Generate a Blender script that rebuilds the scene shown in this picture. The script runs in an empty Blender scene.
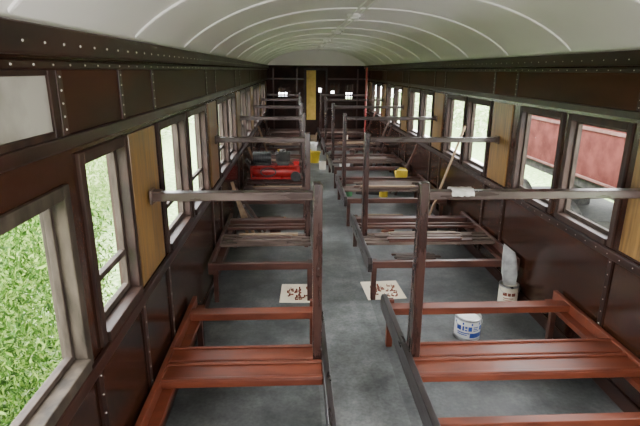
import bpy, bmesh, math, random
from mathutils import Vector, Matrix
random.seed(7)
scene=bpy.context.scene
COL=scene.collection
# ------------------------------------------------ dimensions
XL,XR=-0.77,1.97
Y0B,YEND=-1.3,14.0
XC=(XL+XR)/2; HW=(XR-XL)/2
ZCOR=2.08
SP=2.12; Y1=2.48
HC=1.96
XPL,XPR=.16,.635
# ------------------------------------------------ materials
def newmat(name):
    m=bpy.data.materials.new(name); m.use_nodes=True
    nt=m.node_tree; b=nt.nodes['Principled BSDF']
    return m,nt,b
def ramp(nt,stops):
    r=nt.nodes.new('ShaderNodeValToRGB')
    el=r.color_ramp.elements
    while len(el)<len(stops): el.new(0.5)
    for e,(p,c) in zip(el,stops):
        e.position=p; e.color=(c[0],c[1],c[2],1)
    return r
def mat_noise(name,c1,c2,scale=(3,3,3),rough=(0.4,0.6),nscale=4,detail=6,bump=0.1,metal=0.0,spec=0.5,c3=None,coat=0.0,p=(0.35,0.65)):
    m,nt,b=newmat(name)
    tc=nt.nodes.new('ShaderNodeTexCoord'); mp=nt.nodes.new('ShaderNodeMapping')
    oi=nt.nodes.new('ShaderNodeObjectInfo')
    mp.inputs['Scale'].default_value=scale
    nt.links.new(tc.outputs['Object'],mp.inputs['Vector'])
    cb=nt.nodes.new('ShaderNodeVectorMath'); cb.operation='ADD'
    mu=nt.nodes.new('ShaderNodeMath'); mu.operation='MULTIPLY'; mu.inputs[1].default_value=30
    nt.links.new(oi.outputs['Random'],mu.inputs[0])
    nt.links.new(mp.outputs['Vector'],cb.inputs[0]); nt.links.new(mu.outputs[0],cb.inputs[1])
    n=nt.nodes.new('ShaderNodeTexNoise'); n.inputs['Scale'].default_value=nscale; n.inputs['Detail'].default_value=detail
    nt.links.new(cb.outputs[0],n.inputs['Vector'])
    st=[(p[0],c1),(p[1],c2)]
    if c3: st=[(p[0],c1),((p[0]+p[1])/2,c2),(p[1]+0.08,c3)]
    r=ramp(nt,st); nt.links.new(n.outputs['Fac'],r.inputs['Fac'])
    nt.links.new(r.outputs['Color'],b.inputs['Base Color'])
    mr=nt.nodes.new('ShaderNodeMapRange'); mr.inputs['From Min'].default_value=.3; mr.inputs['From Max'].default_value=.7
    mr.inputs['To Min'].default_value=rough[0]; mr.inputs['To Max'].default_value=rough[1]
    nt.links.new(n.outputs['Fac'],mr.inputs['Value']); nt.links.new(mr.outputs['Result'],b.inputs['Roughness'])
    b.inputs['Metallic'].default_value=metal
    b.inputs['Specular IOR Level'].default_value=spec
    b.inputs['Coat Weight'].default_value=coat
    b.inputs['Coat Roughness'].default_value=0.12
    if bump:
        bp=nt.nodes.new('ShaderNodeBump'); bp.inputs['Strength'].default_value=bump; bp.inputs['Distance'].default_value=0.01
        nt.links.new(n.outputs['Fac'],bp.inputs['Height']); nt.links.new(bp.outputs['Normal'],b.inputs['Normal'])
    return m
M_wall=mat_noise('mahogany_wall',(0.013,0.0045,0.0024),(0.036,0.0115,0.0052),scale=(1,0.30,1.2),nscale=2.0,detail=2.5,rough=(0.20,0.24),bump=0,spec=0.45,coat=.10,p=(.25,.75))
M_upper=mat_noise('upper_panel_varnish',(0.022,0.0075,0.0045),(0.056,0.018,0.009),scale=(1,0.5,1.5),nscale=3.0,detail=3,rough=(0.46,0.52),bump=0,spec=0.10,p=(.3,.7))
M_endwall=mat_noise('matte_mahogany',(0.014,0.006,0.004),(0.036,0.014,0.009),scale=(1,1,1),nscale=3,rough=(0.55,0.7),bump=0,spec=0.2)
M_trim=mat_noise('mahogany_trim',(0.012,0.005,0.0035),(0.030,0.011,0.007),scale=(2,1,2),nscale=4,rough=(0.34,0.45),bump=0.02,spec=.3)
M_cornice=mat_noise('cornice_wood',(0.014,0.0065,0.005),(0.034,0.015,0.010),scale=(2,.6,2),nscale=5,rough=(0.4,0.5),bump=0.03,spec=.25)
M_weather=mat_noise('weathered_frame',(0.018,0.014,0.010),(0.058,0.045,0.033),scale=(3,3,1),nscale=6,rough=(0.6,0.8),bump=0.15,spec=.12)
M_sash=mat_noise('old_sash_paint',(0.022,0.016,0.012),(0.060,0.046,0.036),scale=(3,3,1),nscale=6,rough=(0.6,0.8),bump=0.1,spec=.12)
M_dkframe=mat_noise('window_frame_wood',(0.013,0.0065,0.005),(0.036,0.019,0.013),scale=(3,3,1),nscale=6,rough=(0.45,0.6),bump=0.06,spec=.2)
M_ply=mat_noise('ochre_plywood',(0.085,0.042,0.010),(0.23,0.125,0.033),scale=(6,6,.45),nscale=7,rough=(0.28,0.42),bump=0.03)
M_ceil=mat_noise('ceiling_paint',(0.82,0.78,0.76),(0.84,0.80,0.78),nscale=1.0,detail=2,rough=(0.35,0.37),bump=0)
M_rib=mat_noise('rib_paint',(0.84,0.81,0.79),(0.86,0.83,0.81),nscale=4,rough=(0.34,0.4),bump=0)
M_rivet=mat_noise('rivet_white',(0.36,0.33,0.30),(0.58,0.55,0.51),nscale=8,rough=(0.35,0.5),bump=0)
M_red=mat_noise('red_primer',(0.082,0.019,0.009),(0.140,0.033,0.0145),scale=(1,3,3),nscale=5,rough=(0.36,0.5),bump=0.05,spec=.4)
M_redbr=mat_noise('dark_red_brown_wood',(0.036,0.013,0.009),(0.075,0.027,0.018),scale=(1,3,3),nscale=5,rough=(0.3,0.5),bump=0.05)
M_slat=mat_noise('grey_brown_slats',(0.048,0.030,0.023),(0.12,0.08,0.064),scale=(1,6,6),nscale=4,rough=(0.5,0.75),bump=0.1)
M_post=mat_noise('varnished_post',(0.014,0.006,0.005),(0.036,0.0135,0.009),scale=(4,4,.8),nscale=5,rough=(0.22,0.34),bump=0.02,spec=.45)
M_rail=mat_noise('back_rail_wood',(0.032,0.019,0.016),(0.070,0.045,0.039),scale=(1,5,5),nscale=4,rough=(0.24,0.38),bump=0.04)
M_plank=mat_noise('black_end_board',(0.012,0.009,0.009),(0.032,0.026,0.026),scale=(4,1,4),nscale=4,rough=(0.25,0.4),bump=0.04,spec=.5)
M_white=mat_noise('white_paint',(0.7,0.7,0.68),(0.8,0.8,0.78),nscale=4,rough=(0.4,0.5),bump=0)
M_black=mat_noise('black_plastic',(0.012,0.012,0.013),(0.03,0.03,0.03),nscale=6,rough=(0.4,0.5),bump=0)
M_mred=mat_noise('machine_red',(0.30,0.012,0.012),(0.42,0.02,0.018),nscale=3,rough=(0.25,0.35),bump=0)
M_pole=mat_noise('pole_red',(0.20,0.022,0.018),(0.28,0.035,0.03),nscale=3,rough=(0.5,0.6),bump=0)
M_steel=mat_noise('steel',(0.35,0.35,0.35),(0.5,0.5,0.5),nscale=6,rough=(0.25,0.4),bump=0,metal=0.9)
M_blue=mat_noise('blue_label',(0.015,0.05,0.30),(0.03,0.09,0.42),nscale=3,rough=(0.35,0.45),bump=0)
M_cream=mat_noise('cream_label',(0.62,0.56,0.44),(0.72,0.66,0.54),nscale=3,rough=(0.4,0.5),bump=0)
M_yellow=mat_noise('yellow_plastic',(0.50,0.36,0.02),(0.62,0.45,0.04),nscale=3,rough=(0.35,0.45),bump=0)
M_rust=mat_noise('rusty_fitting',(0.10,0.022,0.012),(0.24,0.06,0.03),nscale=20,rough=(0.6,0.8),bump=.1)
M_pine=mat_noise('pale_timber',(0.20,0.13,0.075),(0.31,0.215,0.13),scale=(1,6,6),nscale=4,rough=(0.5,0.7),bump=0.05)
M_cloth=mat_noise('grey_plastic_sheet',(0.26,0.265,0.26),(0.42,0.43,0.42),nscale=6,rough=(0.5,0.7),bump=0.1)
M_rag=mat_noise('pale_rag',(0.40,0.39,0.36),(0.56,0.54,0.50),nscale=9,rough=(0.8,0.9),bump=0.2)
M_green=mat_noise('green_plastic',(0.03,0.12,0.05),(0.05,0.18,0.07),nscale=4,rough=(0.4,0.5),bump=0)
M_paper=mat_noise('stained_card',(0.66,0.57,0.42),(0.74,0.66,0.50),nscale=2,rough=(0.7,0.8),bump=0)
M_wagon=mat_noise('wagon_red',(0.070,0.020,0.016),(0.125,0.040,0.032),nscale=1.5,rough=(0.8,0.9),bump=0.03,spec=.05)
M_wband=mat_noise('wagon_band',(0.12,0.060,0.050),(0.18,0.10,0.085),nscale=2,rough=(0.7,0.8),bump=0.03,spec=.1)
M_dark=mat_noise('underframe_black',(0.03,0.03,0.03),(0.07,0.065,0.06),nscale=4,rough=(0.7,0.8),bump=0.05,spec=.2)
M_ballast=mat_noise('ballast_gravel',(0.35,0.34,0.31),(0.80,0.78,0.74),nscale=22,rough=(0.8,0.9),bump=0.5)
M_grass=mat_noise('grass_ground',(0.06,0.14,0.03),(0.18,0.29,0.08),nscale=4,detail=10,rough=(0.8,0.9),bump=0.5,c3=(0.42,0.46,0.28))
M_frost=mat_noise('frosted_panel',(0.15,0.135,0.115),(0.34,0.32,0.29),nscale=1.5,rough=(0.3,0.45),bump=0.03)
def floor_mat(name,k):
    m,nt,b=newmat(name)
    tc=nt.nodes.new('ShaderNodeTexCoord')
    n=nt.nodes.new('ShaderNodeTexNoise'); n.inputs['Scale'].default_value=2.4; n.inputs['Detail'].default_value=10; n.inputs['Roughness'].default_value=.72
    nt.links.new(tc.outputs['Object'],n.inputs['Vector'])
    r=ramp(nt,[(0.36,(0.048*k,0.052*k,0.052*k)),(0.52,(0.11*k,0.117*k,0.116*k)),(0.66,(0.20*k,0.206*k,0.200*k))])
    nt.links.new(n.outputs['Fac'],r.inputs['Fac'])
    n2=nt.nodes.new('ShaderNodeTexNoise'); n2.inputs['Scale'].default_value=45; n2.inputs['Detail'].default_value=4
    nt.links.new(tc.outputs['Object'],n2.inputs['Vector'])
    mx=nt.nodes.new('ShaderNodeMix'); mx.data_type='RGBA'; mx.blend_type='MULTIPLY'; mx.inputs['Factor'].default_value=.6
    r2=ramp(nt,[(0.3,(.5,.5,.5)),(0.6,(1,1,1))]); nt.links.new(n2.outputs['Fac'],r2.inputs['Fac'])
    nt.links.new(r.outputs['Color'],mx.inputs['A']); nt.links.new(r2.outputs['Color'],mx.inputs['B'])
    nt.links.new(mx.outputs['Result'],b.inputs['Base Color'])
    b.inputs['Roughness'].default_value=.42
    return m
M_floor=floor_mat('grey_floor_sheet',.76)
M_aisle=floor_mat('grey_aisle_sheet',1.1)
def glass_mat():
    m=bpy.data.materials.new('window_glass'); m.use_nodes=True; nt=m.node_tree
    for n in list(nt.nodes): nt.nodes.remove(n)
    o=nt.nodes.new('ShaderNodeOutputMaterial'); t=nt.nodes.new('ShaderNodeBsdfTransparent'); g=nt.nodes.new('ShaderNodeBsdfGlossy')
    t.inputs['Color'].default_value=(.98,.99,.98,1); g.inputs['Roughness'].default_value=.05
    ns=nt.nodes.new('ShaderNodeTexNoise'); ns.inputs['Scale'].default_value=3
    mm=nt.nodes.new('ShaderNodeMath'); mm.operation='MULTIPLY'; mm.inputs[1].default_value=.010
    x=nt.nodes.new('ShaderNodeMixShader')
    nt.links.new(ns.outputs['Fac'],mm.inputs[0]); nt.links.new(mm.outputs[0],x.inputs['Fac'])
    nt.links.new(t.outputs[0],x.inputs[1]); nt.links.new(g.outputs[0],x.inputs[2]); nt.links.new(x.outputs[0],o.inputs[0])
    return m
M_glass=glass_mat()
def leaf_mat(name,a,b_,c):
    m,nt,b=newmat(name)
    g=nt.nodes.new('ShaderNodeNewGeometry')
    r=ramp(nt,[(0,a),(0.5,b_),(1,c)])
    nt.links.new(g.outputs['Random Per Island'],r.inputs['Fac'])
    nt.links.new(r.outputs['Color'],b.inputs['Base Color'])
    b.inputs['Roughness'].default_value=.7
    b.inputs['Specular IOR Level'].default_value=.2
    tr=nt.nodes.new('ShaderNodeBsdfTranslucent'); nt.links.new(r.outputs['Color'],tr.inputs['Color'])
    ad=nt.nodes.new('ShaderNodeMixShader'); ad.inputs['Fac'].default_value=.4
    out=[n for n in nt.nodes if n.type=='OUTPUT_MATERIAL'][0]
    nt.links.new(b.outputs[0],ad.inputs[1]); nt.links.new(tr.outputs[0],ad.inputs[2]); nt.links.new(ad.outputs[0],out.inputs[0])
    return m
M_leaf=leaf_mat('bush_leaves',(0.012,0.036,0.004),(0.065,0.15,0.018),(0.30,0.42,0.10))
M_leafm=leaf_mat('mid_leaves',(0.08,0.16,0.03),(0.26,0.38,0.11),(0.52,0.60,0.31))
M_leafp=leaf_mat('washed_out_leaves',(0.14,0.24,0.08),(0.36,0.46,0.22),(0.62,0.66,0.48))  # far foliage: overexposure put into the colour as paler greens
# ------------------------------------------------ mesh builder
class MB:
    def __init__(s): s.v=[]; s.f=[]
    def box(s,x0,x1,y0,y1,z0,z1):
        i=len(s.v)
        s.v+= [(x0,y0,z0),(x1,y0,z0),(x1,y1,z0),(x0,y1,z0),(x0,y0,z1),(x1,y0,z1),(x1,y1,z1),(x0,y1,z1)]
        for q in ((0,3,2,1),(4,5,6,7),(0,1,5,4),(1,2,6,5),(2,3,7,6),(3,0,4,7)): s.f.append(tuple(i+k for k in q))
        return s
    def taper(s,c,z0,z1,a0,b0,a1,b1,dy=0,dx=0):
        i=len(s.v); x,y=c
        for (z,a,b,o,ox) in ((z0,a0,b0,0,0),(z1,a1,b1,dy,dx)):
            s.v+=[(x-a/2+ox,y-b/2+o,z),(x+a/2+ox,y-b/2+o,z),(x+a/2+ox,y+b/2+o,z),(x-a/2+ox,y+b/2+o,z)]
        for q in ((0,3,2,1),(4,5,6,7),(0,1,5,4),(1,2,6,5),(2,3,7,6),(3,0,4,7)): s.f.append(tuple(i+k for k in q))
        return s
    def beam(s,p,q,w,h,up=(0,0,1)):
        p=Vector(p);q=Vector(q);d=(q-p).normalized();u=Vector(up)
        r=d.cross(u)
        if r.length<1e-3: r=d.cross(Vector((0,1,0)))
        r.normalize(); u=r.cross(d).normalized(); i=len(s.v)
        for e in (p,q):
            for a,b in ((-1,-1),(1,-1),(1,1),(-1,1)):
                s.v.append(tuple(e+r*(a*w/2)+u*(b*h/2)))
        for k in ((0,1,2,3),(7,6,5,4),(0,4,5,1),(1,5,6,2),(2,6,7,3),(3,7,4,0)): s.f.append(tuple(i+j for j in k))
        return s
    def cyl(s,p,q,r,seg=16,r2=None,rings=None):
        p=Vector(p);q=Vector(q);d=(q-p);n=d.normalized();u=n.orthogonal().normalized();w=n.cross(u)
        if r2 is None:r2=r
        pr=rings or [(0,r),(1,r2)]
        i=len(s.v)
        for (t,rr) in pr:
            for k in range(seg):
                a=2*math.pi*k/seg
                s.v.append(tuple(p+d*t+u*(math.cos(a)*rr)+w*(math.sin(a)*rr)))
        for j in range(len(pr)-1):
            for k in range(seg):
                a=i+j*seg+k;b=i+j*seg+(k+1)%seg
                s.f.append((a,b,b+seg,a+seg))
        s.f.append(tuple(i+k for k in reversed(range(seg))))
        s.f.append(tuple(i+(len(pr)-1)*seg+k for k in range(seg)))
        return s
    def tube(s,pts,r,seg=8):
        for a,b in zip(pts[:-1],pts[1:]): s.cyl(a,b,r,seg)
        return s
    def prism_x(s,poly,x0,x1):
        i=len(s.v);n=len(poly)
        for x in (x0,x1):
            for (y,z) in poly: s.v.append((x,y,z))
        s.f.append(tuple(i+k for k in reversed(range(n)))); s.f.append(tuple(i+n+k for k in range(n)))
        for k in range(n): s.f.append((i+k,i+(k+1)%n,i+n+(k+1)%n,i+n+k))
        return s
    def mesh(s,name,mat,smooth=False):
        me=bpy.data.meshes.new(name); me.from_pydata(s.v,[],s.f)
        bm=bmesh.new(); bm.from_mesh(me); bmesh.ops.recalc_face_normals(bm,faces=bm.faces); bm.to_mesh(me); bm.free()
        me.materials.append(mat)
        if smooth:
            for p in me.polygons: p.use_smooth=True
        return me
def mkobj(name,me,parent=None,loc=(0,0,0),bevel=0,rot=None):
    o=bpy.data.objects.new(name,me); COL.objects.link(o); o.location=loc
    if rot: o.rotation_euler=rot
    if parent: o.parent=parent
    if bevel:
        b=o.modifiers.new('bevel','BEVEL'); b.width=bevel; b.segments=2; b.limit_method='ANGLE'; b.angle_limit=math.radians(40)
    return o
def ob(name,mb,mat,parent=None,loc=(0,0,0),bevel=0,smooth=False,rot=None):
    o=mkobj(name,mb.mesh(name,mat,smooth),parent,loc,bevel,rot)
    if smooth:
        e=o.modifiers.new('split','EDGE_SPLIT'); e.split_angle=math.radians(35)
    return o
def top(o,label,cat,group=None,kind=None):
    o['label']=label; o['category']=cat
    if group:o['group']=group
    if kind:o['kind']=kind
    return o
def struct(o,label,cat):
    return top(o,label,cat,kind='structure')
def empty(name,loc=(0,0,0),rot=(0,0,0)):
    e=bpy.data.objects.new(name,None); e.empty_display_size=.1; COL.objects.link(e); e.location=loc; e.rotation_euler=rot; return e
NT=[0]
def trim(mb,mat,label,cat='trim',bevel=0,smooth=False):
    NT[0]+=1
    return struct(ob('trim_%d'%NT[0],mb,mat,bevel=bevel,smooth=smooth),label,cat)
# ------------------------------------------------ shell
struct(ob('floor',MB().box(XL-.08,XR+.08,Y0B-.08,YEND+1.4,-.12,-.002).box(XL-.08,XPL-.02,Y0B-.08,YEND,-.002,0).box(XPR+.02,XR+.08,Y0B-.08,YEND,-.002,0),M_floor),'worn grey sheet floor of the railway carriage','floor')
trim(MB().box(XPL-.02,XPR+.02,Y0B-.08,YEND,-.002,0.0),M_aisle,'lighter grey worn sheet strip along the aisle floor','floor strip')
def zc(x):
    u=min(1,abs((x-XC)/HW)); return ZCOR+0.41*(max(0,1-u**2.4))**0.8
def ceiling():
    mb=MB();N=64
    xs=[XC-HW*math.cos(math.pi*i/N) for i in range(N+1)]
    prof=[(x,zc(x)) for x in xs]
    for y in (Y0B-.08,YEND+1.4):
        for (x,z) in prof: mb.v.append((x,y,z))
        for (x,z) in prof: mb.v.append((XC+(x-XC)*1.05,y,z+.08))
    n=N+1
    for k in range(N):
        mb.f.append((k,k+1,2*n+k+1,2*n+k)); mb.f.append((n+k,n+k+1,3*n+k+1,3*n+k))
        mb.f.append((k,k+1,n+k+1,n+k)); mb.f.append((2*n+k,2*n+k+1,3*n+k+1,3*n+k))
    mb.f.append((0,n,3*n,2*n)); mb.f.append((N,n+N,3*n+N,2*n+N))
    o=ob('ceiling',mb,M_ceil,smooth=True)
    struct(o,'white painted curved carriage ceiling','ceiling')
ceiling()
def rib(y):
    mb=MB();N=48
    pts=[]
    for i in range(N+1):
        x=XC-(HW-.02)*math.cos(math.pi*i/N); pts.append(Vector((x,y,zc(x)-.003)))
    seg=[(-.012,0.003),(-.009,-.006),(0,-.010),(.009,-.006),(.012,0.003)]
    for p in pts:
        for (dy,dz) in seg: mb.v.append((p.x,p.y+dy,p.z+dz))
    m=len(seg)
    for i in range(N):
        for j in range(m-1):
            a=i*m+j; mb.f.append((a,a+1,a+m+1,a+m))
        a=i*m; mb.f.append((a+m-1,a,a+m,a+2*m-1))
    trim(mb,M_rib,'white painted half-round rib across the ceiling','ceiling rib',smooth=True)
y=Y1-SP
while y<YEND-.2:
    rib(y); y+=SP/2
mb=MB()
for s in (-.035,.035): mb.cyl((XC+s,Y0B,zc(XC)-.006),(XC+s,YEND,zc(XC)-.006),.008,8)
trim(mb,M_rib,'paired white conduits along the ceiling ridge','conduit',smooth=True)
for k in range(6):
    yy=Y1+SP*k+SP/4
    e=MB().cyl((XC,yy,zc(XC)+.001),(XC,yy,zc(XC)-.045),.075,24,rings=[(0,.085),(.4,.08),(.6,.05),(1,.045)])
    trim(e,M_rib,'white round ceiling lamp base without bulb','lamp base',smooth=True)

ZB,ZT=0.95,1.63
FR=.045
def bays():
    r=[]
    for k in range(0,6):
        yk=Y1+SP*k
        r.append((yk+.32,yk+.92))
        if k<5: r.append((yk+1.07,yk+1.70))
    return [q for q in r if q[1]<YEND-.03]
WL=[(-.95,-.35),(-.15,.55),(.80,1.58),(1.77,2.20)]+bays()
WR=[(-.95,-.35),(-.15,.45),(.70,1.28),(1.44,2.10)]+bays()
def ztop(side,a): return 1.545 if (side=='L' and .7<a<1.0) else ZT
def wall(side,wins,x0,x1,sd):
    mb=MB()
    mb.box(x0,x1,Y0B,YEND,-.1,ZB-FR); mb.box(x0,x1,Y0B,YEND,ZT+FR,ZCOR+.02)
    prev=Y0B
    for (a,b) in wins:
        mb.box(x0,x1,prev,a-FR,ZB-FR,ZT+FR); prev=b+FR
        zt=ztop(sd,a)
        if zt<ZT: mb.box(x0,x1,a-FR,b+FR,zt+FR,ZT+FR)
    mb.box(x0,x1,prev,YEND,ZB-FR,ZT+FR)
    return ob('wall_'+side,mb,M_wall)
struct(wall('left',WL,XL-.08,XL,'L'),'dark varnished mahogany side wall with window openings','wall')
struct(wall('right',WR,XR,XR+.08,'R'),'dark varnished mahogany side wall with window openings','wall')
NW=[0]
def window(side,a,b):
    NW[0]+=1
    ZT=ztop(side,a)
    X=XL if side=='L' else XR; s=-1 if side=='L' else 1
    def bx(mb,d0,d1,y0,y1,z0,z1):
        xa,xb=X+s*d0,X+s*d1
        mb.box(min(xa,xb),max(xa,xb),y0,y1,z0,z1)
    mb=MB(); d0,d1=-.014,.079
    bx(mb,d0,d1,a-FR,a,ZB-FR,ZT+FR); bx(mb,d0,d1,b,b+FR,ZB-FR,ZT+FR)
    bx(mb,d0,d1,a,b,ZT,ZT+FR); bx(mb,d0-.012,d1,a,b,ZB-FR,ZB)
    near=(side=='L' and a<1.6)
    w=struct(ob('window_%d'%NW[0],mb,M_weather if near else M_dkframe,bevel=.004),
        'wooden framed side window of the carriage','window')
    mb=MB(); e0,e1=.032,.058; t=.022 if not near else .016
    bx(mb,e0,e1,a,a+t,ZB,ZT); bx(mb,e0,e1,b-t,b,ZB,ZT); bx(mb,e0,e1,a+t,b-t,ZB,ZB+t*1.3); bx(mb,e0,e1,a+t,b-t,ZT-t,ZT)
    if side=='L' and not near: bx(mb,e0,e1,a+t,b-t,ZB+.17,ZB+.17+.028)
    ob('sash',mb,M_sash,parent=w,bevel=.003)
    mb=MB(); bx(mb,.044,.047,a+t,b-t,ZB+t*1.3,ZT-t)
    ob('glass_pane',mb,M_glass,parent=w)
for a,b in WL: window('L',a,b)
for a,b in WR: window('R',a,b)
for side in 'LR':
    for k in range(0,6):
        yk=Y1+SP*k
        if yk+.28>YEND: continue
        X=XL if side=='L' else XR; s=1 if side=='L' else -1
        mb=MB(); xa,xb=X,X+s*.012
        ya=yk-.225 if side=='L' or k>0 else yk-.30
        mb.box(min(xa,xb),max(xa,xb),ya,yk+.20,ZB-.03,ZT+.04)
        trim(mb,M_ply,'ochre plywood board between the windows','plywood panel',bevel=.002)
def hm(side,z0,z1,d,mat=M_trim,lab='dark wooden moulding along the side wall',y0=Y0B,bv=.006):
    X=XL if side=='L' else XR; s=1 if side=='L' else -1
    xa,xb=X,X+s*d
    mb=MB().box(min(xa,xb),max(xa,xb),y0,YEND,z0,z1)
    trim(mb,mat,lab,'moulding',bevel=bv)
for side in 'LR':
    hm(side,1.995,ZCOR,.055,M_cornice,'dark wooden cornice under the ceiling')
    hm(side,1.955,1.985,.014)
    hm(side,1.745,1.955,.004,M_upper,'red-brown varnished panel band above the windows',y0=1.63 if side=='L' else Y0B,bv=0)
    hm(side,1.70,1.745,.022)
    hm(side,.84,.895,.022)
    hm(side,0,.10,.016)
for side,wins in (('L',WL),('R',WR)):
    X=XL if side=='L' else XR; s=1 if side=='L' else -1
    cuts=[Y1+SP*k+o for k in range(-1,6) for o in (-.245,.255)]
    if side=='L': cuts=[c for c in cuts if c>2 or c<0]+[1.665]
    for c in cuts:
        if c>YEND-.05 or c<Y0B: continue
        mb=MB(); xa,xb=X,X+s*.012
        for (z0,z1) in ((.10,.84),(1.745,1.955)): mb.box(min(xa,xb),max(xa,xb),c-.02,c+.02,z0,z1)
        trim(mb,M_trim,'narrow dark vertical batten on wall panelling','batten',bevel=.002)
for side in 'LR':
    X=XL if side=='L' else XR; s=1 if side=='L' else -1
    mb=MB()
    def riv(y,z,d):
        mb.cyl((X+s*d,y,z),(X+s*(d+.003),y,z),.004,6,r2=.003)
    y=Y0B+.05
    while y<YEND:
        riv(y,1.97,.014)
        riv(y,2.03,.055)
        if side=='R': riv(y+.05,.868,.022)
        y+=.12
    cuts=[Y1+SP*k+o for k in range(-1,6) for o in (-.245,.255)]
    if side=='L': cuts=[c for c in cuts if c>2 or c<0]+[1.665]
    for c in cuts:
        if c>YEND-.05 or c<Y0B: continue
        for i in range(5): riv(c,1.765+i*.042,.012)
        for i in range(9): riv(c,.14+i*.085,.012)
    trim(mb,M_rivet,'rows of small pale screw heads on the panelling','screw heads')
mb=MB().box(XL,XL+.006,.75,1.60,1.765,1.945)
trim(mb,M_frost,'dirty pale ventilator pane above the window','ventilator pane')
mb=MB(); mb.box(XL,XL+.016,1.585,1.63,1.745,1.955); mb.box(XL,XL+.016,.70,.75,1.745,1.955); mb.box(XL,XL+.014,.75,1.585,1.745,1.768); mb.box(XL,XL+.014,.75,1.585,1.938,1.955)
trim(mb,M_dkframe,'worn wooden edging of the ventilator pane','edging',bevel=.003)
def endwall(name,y0,y1):
    mb=MB()
    if name=='wall_far':
        mb.box(XL,-.50,y0,y1,0,ZCOR); mb.box(-.10,.30,y0,y1,0,ZCOR); mb.box(-.50,-.10,y0,y1,0,1.22); mb.box(-.50,-.10,y0,y1,1.50,ZCOR)
        mb.box(.30,.86,y0,y1,1.95,ZCOR)
        mb.box(.86,.98,y0,y1,0,ZCOR); mb.box(.98,1.24,y0,y1,0,1.30); mb.box(.98,1.24,y0,y1,1.62,ZCOR)
        mb.box(1.24,1.40,y0,y1,0,ZCOR); mb.box(1.40,1.65,y0,y1,0,1.15); mb.box(1.40,1.65,y0,y1,1.60,ZCOR); mb.box(1.65,XR,y0,y1,0,ZCOR)
    else:
        mb.box(XL,XR,y0,y1,0,ZCOR)
    struct(ob(name,mb,M_endwall),'dark varnished end wall of the carriage','wall')
    mb=MB();N=32;xs=[XC-HW*math.cos(math.pi*i/N) for i in range(N+1)]
    poly=[(x,zc(x)) for x in xs]; n=len(poly)
    for y in (y0,y1):
        for x,z in poly: mb.v.append((x,y,z))
    mb.f.append(tuple(range(n))); mb.f.append(tuple(range(n,2*n)))
    for k in range(n): mb.f.append((k,(k+1)%n,n+(k+1)%n,n+k))
    trim(mb,M_ceil,'white painted arched bulkhead above the end wall','bulkhead')
endwall('wall_far',YEND,YEND+.08); endwall('wall_rear',Y0B-.08,Y0B)
mb=MB(); ya,yb=YEND+1.32,YEND+1.4  # added dark box behind the end wall, dims daylight through its openings
mb.box(XL,-.50,ya,yb,0,2.3); mb.box(-.25,.66,ya,yb,0,2.3); mb.box(.80,1.08,ya,yb,0,2.3); mb.box(1.22,1.55,ya,yb,0,2.3); mb.box(1.75,XR,ya,yb,0,2.3)
for (a,b,z0,z1) in ((-.50,-.25,1.18,1.30),(.66,.80,1.28,1.42),(1.08,1.22,1.25,1.34),(1.55,1.75,1.05,1.30)):
    mb.box(a,b,ya,yb,0,z0); mb.box(a,b,ya,yb,z1,2.3)
struct(ob('wall_light_block',mb,M_endwall),'added dark wall blocking daylight behind the end wall, with small openings','wall')
for (xa,xb,nm) in ((XL-.08,XL,'wall_light_block_left'),(XR,XR+.08,'wall_light_block_right')):  # sides of the added daylight-blocking box
    mb=MB().box(xa,xb,YEND,YEND+1.4,0,.9).box(xa,xb,YEND,YEND+1.4,1.5,2.1).box(xa,xb,YEND,YEND+.5,.9,1.5)
    struct(ob(nm,mb,M_endwall),'added dark side wall blocking daylight behind the end wall','wall')
for (xa,xb,z0,z1,n) in ((-.50,-.10,1.22,1.50,4),(.98,1.24,1.30,1.62,2),(1.40,1.65,1.15,1.60,3)):
    NW[0]+=1
    mb=MB()
    mb.box(xa,xb,YEND+.02,YEND+.05,z0,z0+.03);mb.box(xa,xb,YEND+.02,YEND+.05,z1-.03,z1)
    mb.box(xa+.03,xb-.03,YEND+.025,YEND+.045,(z0+z1)/2-.012,(z0+z1)/2+.012)
    for i in range(n+1):
        x=xa+.015+(xb-xa-.03)*i/n; mb.box(x-.015,x+.015,YEND+.02,YEND+.05,z0+.03,z1-.03)
    struct(ob('window_%d'%NW[0],mb,M_dkframe),'small barred window in the end wall','window')
mb=MB()
mb.box(.62,.86,YEND+.02,YEND+.06,0,1.10); mb.box(.62,.86,YEND+.02,YEND+.06,1.62,1.95)
mb.box(.62,.66,YEND+.02,YEND+.06,1.10,1.62); mb.box(.80,.86,YEND+.02,YEND+.06,1.10,1.62); mb.box(.66,.80,YEND+.02,YEND+.06,1.33,1.37)
dd=struct(ob('door_1',mb,M_endwall),'dark wooden end door with a small window and ochre panel','door')
ob('door_panel',MB().box(.32,.58,YEND+.015,YEND+.06,.6,1.95),mat_noise('bright_ply',(0.55,0.36,0.06),(0.68,0.46,0.10),nscale=3,bump=0),parent=dd)
ob('door_stile',MB().box(.30,.32,YEND+.02,YEND+.06,0,1.95).box(.58,.62,YEND+.02,YEND+.06,0,1.95).box(.32,.58,YEND+.02,YEND+.06,0,.6),M_endwall,parent=dd)
mb=MB()
for (xa,xb) in ((.25,.30),(.86,.91)): mb.box(xa,xb,YEND-.02,YEND,0,2.0)
mb.box(.30,.86,YEND-.02,YEND,1.95,2.0)
trim(mb,M_trim,'dark wooden door casing in the end wall','door casing',bevel=.003)
mb=MB()
for x in (-.60,.05,1.75): mb.box(x-.02,x+.02,YEND-.012,YEND,.1,1.99)
for z in (.9,1.7): mb.box(XL+.02,.24,YEND-.013,YEND-.001,z,z+.04); mb.box(.92,XR-.02,YEND-.013,YEND-.001,z,z+.04)
trim(mb,M_redbr,'red-brown framing strips on the end wall','wall framing',bevel=.002)
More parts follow.
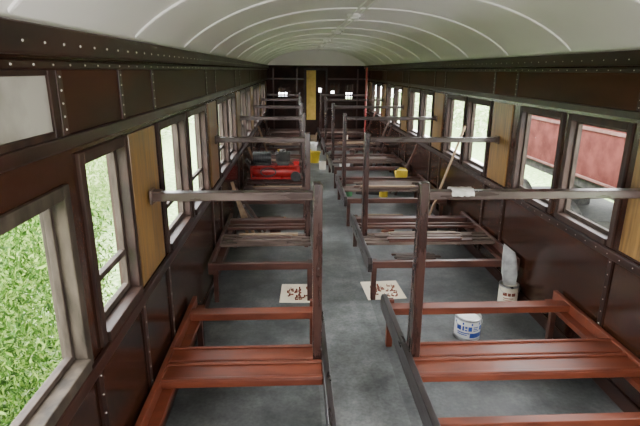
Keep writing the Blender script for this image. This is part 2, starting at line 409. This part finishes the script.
mb=MB().cyl((1.72,12.05,0),(1.72,12.05,2.02),.024,14).cyl((1.72,12.05,0),(1.72,12.05,.012),.05,14)
top(ob('grab_pole',mb,M_pole,smooth=True),'thin dull red pole standing by the end wall','pole')

# ------------------------------------------------ benches
ZS=.385
cache={}
def part(key,name,fn,mat,parent,bevel=.004):
    if key not in cache:
        mb=MB(); fn(mb); cache[key]=mb.mesh(name,mat)
    return mkobj(name,cache[key],parent,bevel=bevel)
def bench(k,side):
    yk=Y1+SP*k
    if side=='L': xw,xa=XL+.024,XPL
    else: xw,xa=XR-.024,XPR
    sg=1 if xa>xw else -1
    first=(k==0)
    tag=(side,first)
    e=empty('bench_frame',(0,yk,0))
    xi=xa-sg*.02
    L0,L1=(min(xw,xi),max(xw,xi))
    def endb(mb):
        h=.125; z1=ZS+.02;z0=z1-h
        poly=[(-.75,z0+.03),(-.73,z0),(.73,z0),(.75,z0+.03),(.75,z1-.04),(.71,z1),(-.71,z1),(-.75,z1-.04)]
        mb.prism_x(poly,min(xa-sg*.02,xa+sg*.018),max(xa-sg*.02,xa+sg*.018))
    part(tag+('end',),'end_board',endb,M_plank,e)
    def post(mb):
        mb.taper((xa-sg*.045,0),ZS-.02,1.395,.05,.13,.05,.065)
    part(tag+('post',),'back_post',post,M_post,e,.006)
    def rail(mb):
        xs=sorted((xw,xa-sg*.07)); mb.box(xs[0],xs[1],-.03,.03,1.305,1.350)
    part(tag+('rail',),'back_rail',rail,M_rail,e,.005)
    def brk(mb):
        xs=sorted((xw,xw+sg*.012)); mb.box(xs[0],xs[1],-.042,.042,1.29,1.365)
        xs=sorted((xw+sg*.012,xw+sg*.05)); mb.box(xs[0],xs[1],-.036,.036,1.351,1.357)
    part(tag+('brk',),'wall_bracket',brk,M_slat,e,.002)
    mb_=M_red if first else M_redbr
    nb=(-.60 if side=='R' else -.69) if first else -.73
    def r1(mb): mb.box(L0,L1,nb-.025,nb+.025,ZS-.06,ZS)
    part(tag+('r1',),'seat_rail',r1,mb_,e)
    fb=.53 if side=='L' else .56
    def r2(mb): mb.box(L0,L1,fb-.045,fb+.045,ZS-.05,ZS)
    part(tag+('r2',),'seat_rail',r2,mb_,e)
    if first:
        def r3(mb): mb.box(L0,L1,-.055,.075,ZS-.045,ZS); mb.box(L0,L1,.055,.075,ZS,ZS+.012)
        part(tag+('r3',),'seat_rail',r3,M_red,e,.006)
        def r4(mb): mb.box(L0,L1,-.24,-.075,ZS-.05,ZS-.008); mb.box(L0,L1,-.24,-.215,ZS-.008,ZS+.004); mb.box(L0,L1,-.10,-.075,ZS-.008,ZS+.004)
        part(tag+('r4',),'seat_rail',r4,M_red,e,.006)
    else:
        for i in range(4):
            yy=-.24+.085*i
            def r3(mb): mb.box(L0,L1,yy-.022,yy+.022,ZS-.03,ZS-.002)
            part(tag+('s%d'%i,),'seat_slat',r3,M_slat,e,.003)
        for i in range(2):
            yy=.25+.10*i
            def r3(mb): mb.box(L0,L1,yy-.018,yy+.018,ZS-.03,ZS-.002)
            part(tag+('f%d'%i,),'seat_slat',r3,M_redbr,e,.003)
    def wb(mb):
        xs=sorted((xw,xw+sg*.085)); mb.box(xs[0],xs[1],-.75,.75,ZS-.10,ZS-.062)
        xs=sorted((xw,xw+sg*.03)); mb.box(xs[0],xs[1],-.75,.75,ZS-.062,ZS+.01)
    part(tag+('wb',),'wall_bearer',wb,M_red if k<1 else M_redbr,e)
    for yy in (-.68,.68):
        def lg(mb):
            xs=sorted((xa-sg*.022,xa-sg*.066)); mb.box(xs[0],xs[1],yy-.022,yy+.022,0,ZS-.005)
        part(tag+('lg%.1f'%yy,),'leg',lg,M_red if first else M_redbr,e)
        def lw(mb):
            xs=sorted((xw+sg*.03,xw+sg*.07)); mb.box(xs[0],xs[1],yy-.02,yy+.02,0,ZS-.10)
        part(tag+('lw%.1f'%yy,),'leg',lw,M_redbr,e)
    if first: lab='bare back-to-back bench frame with red primed seat rails and dark post'
    else: lab='bare back-to-back bench frame with brown slats and dark back rail'
    top(e,lab,'seat frame',group='stripped bench frames in the carriage')
    return e
for k in range(0,6):
    bench(k,'L'); bench(k,'R')

# ------------------------------------------------ loose things
def can(loc,style):
    e=empty('paint_can',loc)
    r=.095 if style=='blue' else .08;h=.175 if style=='blue' else .19
    ob('can_body',MB().cyl((0,0,0),(0,0,h),r,28,rings=[(0,r+.003),(.03,r+.003),(.04,r),(.94,r),(.95,r+.004),(.985,r+.004),(1,r-.002),(1,r-.008),(.80,r-.010)]),M_steel,e,smooth=True)
    lab=MB();z0,z1=.02,h-.02
    ob('label',lab.cyl((0,0,z0),(0,0,z1),r+.0015,28),M_white if style=='blue' else M_cream,e,smooth=True)
    def patch(m,a0,a1,za,zb):
        n=4
        for i in range(n):
            a=math.radians(a0+(a1-a0)*i/n);b=math.radians(a0+(a1-a0)*(i+1)/n);R=r+.003;q=len(m.v)
            m.v+=[(R*math.cos(a),R*math.sin(a),za),(R*math.cos(b),R*math.sin(b),za),(R*math.cos(b),R*math.sin(b),zb),(R*math.cos(a),R*math.sin(a),zb)]
            m.f.append((q,q+1,q+2,q+3))
    ob('paint_surface',MB().cyl((0,0,h*.80+.001),(0,0,h*.80+.006),r-.0105,24),M_black if style=='blue' else M_redbr,e,smooth=True)
    if style=='blue':
        m=MB()
        for a0,a1,za,zb in ((190,350,.132,.150),(200,222,.085,.122),(228,236,.085,.122),(240,250,.105,.122),(240,250,.085,.095),(254,270,.085,.122),(276,300,.112,.120),(276,296,.098,.105),(276,302,.085,.091),(308,340,.085,.122),(205,260,.062,.070),(205,250,.048,.055),(262,335,.030,.068)):
            patch(m,a0,a1,za,zb)
        ob('label_print',m,M_blue,e)
    else:
        m=MB()
        for a0,a1,za,zb in ((215,240,.10,.13),(244,262,.10,.13),(266,290,.10,.13),(220,280,.075,.083),(220,270,.058,.064)): patch(m,a0,a1,za,zb)
        ob('label_print',m,M_rust,e)
    pts=[Vector(((r+.008)*math.cos(t),-.02-.05*math.sin(t),h-.03-.05*math.sin(t))) for t in [math.pi*i/12 for i in range(13)]]
    ob('wire_handle',MB().tube(pts,.0025,6),M_steel,e)
    return e
top(can((1.31,3.28,0),'blue'),'white and blue labelled open paint can on the floor','paint can')
CB=(1.850,3.80,0)
e=can(CB,'cream')
top(e,'cream labelled open paint can on the floor by the wall','paint can')
m=MB(); n=12
prof=[(0,.054),(.06,.062),(.12,.072),(.22,.070),(.30,.062),(.36,.052)]
for j,(zz,w) in enumerate(prof):
    for i in range(n):
        a=i/(n-1)*2-1
        m.v.append((a*w-.03*zz/.3, .006*math.cos(a*3+j*.4), zz-.04*(a+.2)*(j/5)))
for j in range(len(prof)-1):
    for i in range(n-1):
        a=j*n+i; m.f.append((a,a+1,a+n+1,a+n))
o=ob('plastic_sheet',m,M_cloth,smooth=True,loc=(CB[0],CB[1],.165))
sd=o.modifiers.new('t','SOLIDIFY'); sd.thickness=.004
top(o,'flat pale grey plastic sheet standing in the paint can','plastic sheet')
# rag draped over near right back rail
m=MB(); nb_=13
path=[(-.045,1.325),(-.042,1.340),(-.036,1.352),(-.020,1.358),(-.008,1.356),(.006,1.360),(.020,1.356),(.036,1.354),(.042,1.335),(.044,1.32)]
for i in range(nb_):
    u=i/(nb_-1)
    for (yy,zz) in path:
        m.v.append((.82+.12*u+random.uniform(-.004,.004),Y1+yy+.004*math.sin(u*14),zz+.005*abs(math.sin(u*11+yy*30))))
L=len(path)
for i in range(nb_-1):
    for j in range(L-1): m.f.append((i*L+j,i*L+j+1,(i+1)*L+j+1,(i+1)*L+j))
o=ob('rag',m,M_rag,smooth=True); sd=o.modifiers.new('t','SOLIDIFY'); sd.thickness=.003; sd.offset=1
top(o,'small pale crumpled rag draped over the back rail','rag')
for (cx,cy,rz) in ((.80,4.10,.06),(.03,4.06,-.04)):
    w=.35
    c=ob('cardboard_sheet',MB().box(-w/2,w/2,-.19,.19,0,.003),M_paper,loc=(cx,cy,.0005),rot=(0,0,rz))
    top(c,'square of cream card with brown stains on the floor','cardboard')
    cells=[(i,j) for i in range(-3,4) for j in range(-3,4)]; random.shuffle(cells)
    for (ci,cj) in cells[:22]:
        px=cx+ci*.034+random.uniform(-.004,.004);py=cy-.03+cj*.034+random.uniform(-.004,.004);a=random.uniform(0,3.14)
        m=MB(); l=random.uniform(.022,.034)
        m.box(-l/2,l/2,-.007,.007,0,.005); m.box(l/2-.005,l/2,-.007,.007,.005,.022); m.cyl((-l/4,0,.005),(-l/4,0,.010),.005,8)
        o=ob('metal_bracket',m,M_rust,loc=(px,py,.0037),rot=(0,0,a))
        top(o,'small rusty red metal bracket on the card','bracket',group='rusty fittings on the card')
e=empty('broom',(1.6,5.68,0))
ob('handle',MB().cyl((0,0,.10),(.325,-.20,1.36),.014,10),M_pine,e,smooth=True)
m=MB().box(-.15,.15,-.03,.03,.075,.115); ob('broom_head',m,M_redbr,e,bevel=.006)
m=MB()
for i in range(15):
    for j in range(3):
        x=-.14+.02*i; y=-.02+.02*j; m.cyl((x*1.05,y*1.4,0),(x,y,.08),.009,6,r2=.006)
b=ob('bristles',m,M_black,e); 
top(e,'pale wooden handled broom leaning on the side wall','broom')
for i,(x,y,tx,ty,z) in enumerate(((-.50,5.62,-.745,5.58,.62),(-.42,5.70,-.745,5.66,.50),(-.56,5.52,-.745,5.50,.72),(-.38,5.80,-.745,5.78,.58),(-.45,7.62,-.745,7.60,.8),(-.40,7.75,-.745,7.72,.65),(-.45,9.75,-.745,9.72,.9),(-.5,11.9,-.745,11.9,.8))):
    m=MB().beam((x,y,.012),(tx+.012,ty,z),.035,.02,up=(0,1,0))
    top(ob('timber_offcut',m,M_slat if i%2 else M_pine,bevel=.002),'short weathered timber stick leaning on the wall','timber',group='timber sticks leaning by the wall')
for i,(x,y,tx,ty,z) in enumerate(((1.62,7.62,1.94,7.60,.85),(1.55,7.75,1.94,7.74,.7),(1.6,9.7,1.94,9.72,.9),(1.5,9.85,1.94,9.84,1.1),(1.5,11.85,1.94,11.86,1.0))):
    m=MB().beam((x,y,.012),(tx-.005,ty,z),.035,.02,up=(0,1,0))
    top(ob('timber_offcut',m,M_slat if i%2 else M_redbr,bevel=.002),'short weathered timber stick leaning on the wall','timber',group='timber sticks leaning by the wall')
def tin(loc,mat,r=.07,h=.16):
    e=empty('paint_tin',loc)
    ob('tin_body',MB().cyl((0,0,0),(0,0,h),r,20,rings=[(0,r+.002),(.04,r),(.94,r),(.96,r+.003),(1,r+.003),(1,r-.008),(.97,r-.01)]),mat,e,smooth=True)
    ob('tin_lid',MB().cyl((0,0,h-.01),(0,0,h-.003),r-.01,20),M_steel,e,smooth=True)
    return e
tins=[(.95,5.50,0,M_steel,'small bare metal paint tin on the floor'),(-.25,5.60,0,M_redbr,'small brown paint tin on the floor'),
 (.85,7.65,0,M_green,'small green paint tin on the floor'),(1.42,7.58,0,M_yellow,'small yellow paint tin on the floor'),(.55,9.85,0,M_cream,'small cream paint tin in the aisle'),
 (.30,11.5,0,M_yellow,'small yellow paint tin in the aisle'),(-.3,9.95,0,M_mred,'small red paint tin on the floor'),
 (1.4,Y1+3*SP+.56,ZS,M_cream,'small cream paint tin on the bench rail'),(1.1,Y1+3*SP+.56,ZS,M_redbr,'small brown paint tin on the bench rail'),
 (-.3,Y1+3*SP+.53,ZS,M_yellow,'small yellow paint tin on the bench rail'),(1.2,Y1+4*SP+.56,ZS,M_cream,'small cream paint tin on the bench rail')]
for (x,y,z,mt,lb) in tins:
    top(tin((x,y,z),mt,r=.07 if z==0 else .045,h=.16 if z==0 else .10),lb,'paint tin',group='small paint tins about the carriage')
def pile(cx,cy,n,L,rz):
    d=Vector((math.cos(rz),math.sin(rz),0)); p=Vector((-math.sin(rz),math.cos(rz),0))
    for i in range(n):
        c=Vector((cx,cy,.0005))+p*(.05*(i%4))+d*random.uniform(-.05,.05); c.z=.0005+(i//4)*.0165
        l=L*random.uniform(.7,1)
        m=MB().box(-l/2,l/2,-.02,.02,0,.016)
        top(ob('timber_offcut',m,random.choice([M_slat,M_pine,M_redbr,M_slat]),loc=tuple(c),rot=(0,0,rz)),'narrow timber offcut in a heap on the floor','timber',group='timber offcuts heaped on the floor')
pile(-.35,6.25,8,.45,.1); pile(1.25,6.3,8,.7,-.05); pile(1.2,8.5,8,.7,.08); pile(-.35,8.35,6,.45,-.1); pile(1.3,4.85,4,.6,.05)
pile(1.25,10.6,6,.7,.0); pile(-.3,10.5,6,.45,.1)
def lay(x,y,z,L,w,mat,rz=0,h=.018,name='loose_plank'):
    m=MB().box(-L/2,L/2,-w/2,w/2,0,h)
    top(ob(name,m,mat,loc=(x,y,z),rot=(0,0,rz),bevel=.002),'loose weathered timber board lying on the bench slats','board',group='boards lying on the benches')
for k,side,items in ((2,'R',12),(2,'L',3),(1,'L',6),(3,'R',10),(3,'L',7),(4,'R',7),(4,'L',5),(1,'R',7)):
    x0=1.28 if side=='R' else -.30; Lm=1.0 if side=='R' else .75
    for i in range(items):
        lay(x0+random.uniform(-.05,.05),Y1+k*SP-.24+(i%4)*.075,ZS-.0015+(i//4)*.019,Lm*random.uniform(.6,1),.050,random.choice([M_pine,M_slat,M_slat,M_redbr]))
# red machine
e=empty('air_compressor',(-.30,Y1+2*SP+.42,ZS+.0))
m=MB().cyl((-.36,0,.12),(.36,0,.12),.09,28,rings=[(0,.03),(.02,.055),(.06,.078),(.12,.09),(.88,.09),(.94,.078),(.98,.055),(1,.03)])
ob('tank',m,M_mred,e,smooth=True)
m=MB()
for x in (-.2,.2): m.box(x-.02,x+.02,-.09,.09,0.0,.05)
ob('foot',m,M_black,e,bevel=.004)
m=MB().cyl((-.32,0,.32),(-.06,0,.32),.095,20); m.box(-.28,-.08,-.10,.10,.222,.27)
for i in range(7): m.cyl((-.31+.036*i,0,.32),(-.30+.036*i,0,.32),.105,20)
ob('motor',m,M_black,e,smooth=True)
m=MB().box(.03,.20,-.09,.09,.222,.29)
for i in range(6): m.box(.01,.22,-.095,.095,.295+.019*i,.305+.019*i)
m.box(.05,.18,-.07,.07,.29,.42)
ob('pump_head',m,M_dark,e,bevel=.002)
ob('air_filter',MB().cyl((.115,0,.42),(.115,0,.45),.045,18),M_steel,e,smooth=True)
m=MB().box(-.32,.34,-.10,.10,.208,.222); m.box(.27,.35,-.09,.09,.222,.29)
m.box(-.36,.36,-.125,-.105,.03,.06); m.box(-.36,-.34,-.125,-.10,.03,.23); m.box(.34,.36,-.125,-.10,.03,.23); m.box(-.36,.36,-.125,-.10,.208,.23)
ob('deck_plate',m,M_mred,e,bevel=.002)
m=MB().tube([Vector(p) for p in ((-.34,-.1,.14),(-.43,-.1,.30),(-.43,.1,.30),(-.34,.1,.14))],.012,8)
ob('handle',m,M_black,e,smooth=True)
m=MB().tube([Vector((-.10+.11*math.cos(t),-.135,.14+.06*math.sin(t))) for t in [math.pi*2*i/16 for i in range(17)]],.009,8)
ob('hose',m,M_black,e,smooth=True)
for yy in (-.15,.15):
    ob('wheel',MB().cyl((.30,yy-.02,.075),(.30,yy+.02,.075),.075,20),M_black,e,smooth=True)
top(e,'red portable air compressor with black motor on bench frame','air compressor')
def jerry(loc,mat,rz,label,s=1):
    e=empty('jerry_can',loc,(0,0,rz))
    m=MB().prism_x([(-.11*s,0),(.11*s,0),(.12*s,.02),(.12*s,.12*s),(.07*s,.15*s),(-.12*s,.14*s),(-.12*s,.02)],-.06*s,.06*s)
    ob('can_body',m,mat,e,bevel=.01)
    ob('cap',MB().cyl((0,.085*s,.14*s),(0,.115*s,.175*s),.022*s,14),M_black,e)
    ob('handle',MB().tube([Vector(p)*s for p in ((0,-.10,.135),(0,-.08,.175),(0,.03,.18),(0,.05,.145))],.010*s,8),mat,e,smooth=True)
    top(e,label,'jerry can')
jerry((1.62,Y1+2*SP+.56,ZS),M_yellow,1.5,'low yellow plastic jerry can on the bench rail',.78)
jerry((-.05,9.78,0),M_green,.6,'green plastic jerry can on the floor')
def bucket(loc,mat,label):
    e=empty('bucket',loc)
    m=MB(); 
    m.cyl((0,0,0),(0,0,.24),.11,24,rings=[(0,.095),(.9,.12),(.92,.13),(1,.13),(1,.12),(.9,.115),(.05,.09)])
    ob('bucket_body',m,mat,e,smooth=True)
    pts=[Vector((.132*math.cos(t),-.06*math.sin(t)*1.5,.22-.10*math.sin(t))) for t in [math.pi*i/12 for i in range(13)]]
    ob('bail_handle',MB().tube(pts,.003,6),M_steel,e)
    top(e,label,'bucket')
bucket((.42,10.6,0),M_yellow,'yellow plastic bucket on the aisle floor')
bucket((.42,12.0,0),M_white,'white plastic bucket on the aisle floor')
bucket((1.0,9.78,0),M_white,'white plastic bucket between bench frames')
e=empty('cardboard_box',(.40,13.2,0),(0,0,.1))
m=MB().box(-.16,.16,-.15,.15,0,.26); ob('box_body',m,M_pine,e)
for sx in (-1,1):
    ob('flap',MB().beam((sx*.16,0,.26),(sx*.20,0,.335),.3,.005),M_pine,e)
top(e,'open brown cardboard box near the end door','cardboard box')
def toolbox(loc,rz,mat,label):
    e=empty('toolbox',loc,(0,0,rz))
    ob('box_body',MB().box(-.2,.2,-.1,.1,0,.13),mat,e,bevel=.008)
    ob('lid',MB().prism_x([(-.102,.13),(.102,.13),(.07,.18),(-.07,.18)],-.202,.202),M_black,e,bevel=.006)
    ob('handle',MB().tube([Vector(p) for p in ((-.07,0,.175),(-.07,0,.215),(.07,0,.215),(.07,0,.175))],.008,8),M_steel,e)
    top(e,label,'toolbox')
toolbox((-.05,7.80,0),.2,M_mred,'red toolbox with black lid on the floor')
toolbox((1.2,7.80,0),-.2,M_black,'black toolbox on the floor between bench frames')
toolbox((1.4,10.0,0),-.05,M_redbr,'brown toolbox on the floor between bench frames')
for i,(x,y) in enumerate(((1.0,5.66),(1.14,5.80))):
    m=MB().box(-.1,.1,-.03,.03,0,.02)
    o=ob('wood_block',m,M_red if i else M_pine,loc=(x,y,.0005),rot=(0,0,.3))
    top(o,'small timber block on the floor','wood block',group='timber blocks on the floor')

# ------------------------------------------------ outside
gz=-1.1
g=ob('ground',MB().box(-40,40,-30,60,gz-.2,gz),M_grass)
struct(g,'grassy ground outside the carriage','ground')
mb=MB()
for y in (-20,40):
    for x,z in ((3.3,gz),(3.7,gz+.12),(6.1,gz+.12),(6.5,gz)): mb.v.append((x,y,z))
mb.f=[(0,1,5,4),(1,2,6,5),(2,3,7,6),(0,4,7,3),(0,3,2,1),(4,5,6,7)]
b=ob('ballast_bed',mb,M_ballast); top(b,'pale gravel ballast bed of the neighbouring track','ballast',kind='stuff')
for x in (4.35,5.42):
    r=ob('steel_rail',MB().box(x-.035,x+.035,-20,40,gz+.21,gz+.25).box(x-.01,x+.01,-20,40,gz+.15,gz+.21).box(x-.06,x+.06,-20,40,gz+.12,gz+.15),M_steel)
    top(r,'long steel rail of the neighbouring track','rail',group='rails of the neighbouring track')
e=empty('railway_wagon',(4.9,5.3,gz+.25))
zb=.52-(gz+.25); HL=4.4
m=MB()
m.box(-.9,1.1,-HL,HL,zb,zb+.75); m.box(-.9,1.1,-HL,HL,zb+1.45,zb+1.9)
for i in range(8): 
    yy=-HL+i*2*HL/7; m.box(-.9,1.1,yy-(0 if i==0 else .12),yy+(0 if i==7 else .12),zb+.75,zb+1.45)
ob('wagon_body',m,M_wagon,e,bevel=.01)
for za,zz in ((zb+.68,zb+.72),(zb+.02,zb+.05)):
    ob('waist_band',MB().box(-.92,-.90,-HL,HL,za,zz),M_wband,e)
ob('solebar',MB().box(-.85,1.05,-HL,HL,zb-.14,zb),M_dark,e,bevel=.01)
for yb in (-2.8,2.8):
    m=MB(); m.box(-.70,.70,yb-1.2,yb+1.2,.42,.60); m.box(-.2,.2,yb-.2,yb+.2,.60,zb-.14)
    ob('bogie_frame',m,M_dark,e,bevel=.01)
for yb in (-2.8,2.8):
    for dy in (-.8,.8):
        m=MB()
        for x in (-.55,.52): m.cyl((x-.05,yb+dy,.42),(x+.05,yb+dy,.42),.42,28)
        m.cyl((-.6,yb+dy,.42),(.6,yb+dy,.42),.06,10)
        ob('wheelset',m,M_dark,e)
top(e,'faded red railway wagon on the neighbouring track','railway wagon')
def bush(name,x0,x1,y0,y1,zt,count,size,label,mat,seed,upright=False):
    vs=[];fs=[]
    rnd=random.Random(seed)
    for i in range(count):
        x=rnd.uniform(x0,x1);y=rnd.uniform(y0,y1)
        h=zt+.35*math.sin(y*1.7)+.25*math.sin(y*4.3+x*2)+.18*math.sin(x*9+y*3)
        if zt<-.3: h=zt+.12*math.sin(y*5+x*3)
        z=gz+(h-gz)*(rnd.random()**.7)
        a=rnd.uniform(0,6.28);b=rnd.uniform(.3,1.4) if (upright and i%2) else rnd.uniform(-1,1);s=size*rnd.uniform(.5,1.6)
        d=Vector((math.cos(a)*math.cos(b),math.sin(a)*math.cos(b),math.sin(b)));w=d.cross(Vector((rnd.uniform(-1,1),rnd.uniform(-1,1),rnd.uniform(-1,1)))).normalized()
        c=Vector((x,y,z));k=len(vs)
        vs+=[tuple(c-d*s),tuple(c+w*s*.28),tuple(c+d*s),tuple(c-w*s*.28)]
        fs.append((k,k+1,k+2,k+3))
    me=bpy.data.meshes.new(name);me.from_pydata(vs,[],fs);me.materials.append(mat)
    o=mkobj(name,me); top(o,label,'bushes',kind='stuff'); return o
bush('bushes',-3.6,-2.1,-1,5.5,.40,90000,.028,'dense bright green leafy bushes beside the carriage',M_leaf,1,True)
bush('bushes',-5.2,-3.7,-1,14,.6,32000,.055,'green leafy bushes behind the nearer bushes',M_leafm,5,True)
bush('bushes',-9,-5.5,-4,30,.9,26000,.11,'tall bright green bushes beyond the carriage',M_leafp,2)
bush('bushes',7.5,11,-4,40,.9,16000,.14,'green bushes beyond the neighbouring track',M_leafp,3)
bush('tall_grass',2.4,3.2,1,16,-.65,22000,.05,'rough grass beside the neighbouring track',M_leafm,4)

# ------------------------------------------------ world + lights
w=bpy.data.worlds.new('World'); scene.world=w; w.use_nodes=True
bg=w.node_tree.nodes['Background']; bg.inputs['Color'].default_value=(0.97,0.97,1.0,1); bg.inputs['Strength'].default_value=27
def light(kind,name,loc,energy,size=.1,color=(1,1,1),rot=(0,0,0)):
    l=bpy.data.lights.new(name,kind); l.energy=energy; l.color=color
    if kind=='AREA': l.size=size
    elif kind=='SUN': l.angle=size
    else: l.shadow_soft_size=size
    o=bpy.data.objects.new(name,l); COL.objects.link(o); o.location=loc; o.rotation_euler=rot; return o
light('POINT','flash_fill',(.35,-.15,2.1),15,.04,(1,.97,.93))  # flash-like fill added beside the camera to brighten the interior
light('AREA','bounce_fill',(.6,-.7,1.5),95,.5,(1,.97,.95),rot=(math.radians(125),0,0))  # added fill behind the camera, aimed up to brighten the ceiling
# ------------------------------------------------ camera
F_PX=486
th=math.atan(143/F_PX); psi=math.radians(2.95); rho=math.radians(.4)
F=Vector((math.sin(psi)*math.cos(th),math.cos(psi)*math.cos(th),-math.sin(th)))
R=Vector((math.cos(psi),-math.sin(psi),0)); U=R.cross(F)
R2=R*math.cos(rho)+U*math.sin(rho); U2=U*math.cos(rho)-R*math.sin(rho)
cam=bpy.data.cameras.new('Camera'); co=bpy.data.objects.new('Camera',cam); COL.objects.link(co)
cam.sensor_width=36; cam.lens=36*F_PX/640; cam.clip_start=.03
mt=Matrix((( R2.x,U2.x,-F.x,0),(R2.y,U2.y,-F.y,0),(R2.z,U2.z,-F.z,HC),(0,0,0,1)))
co.matrix_world=mt
scene.camera=co
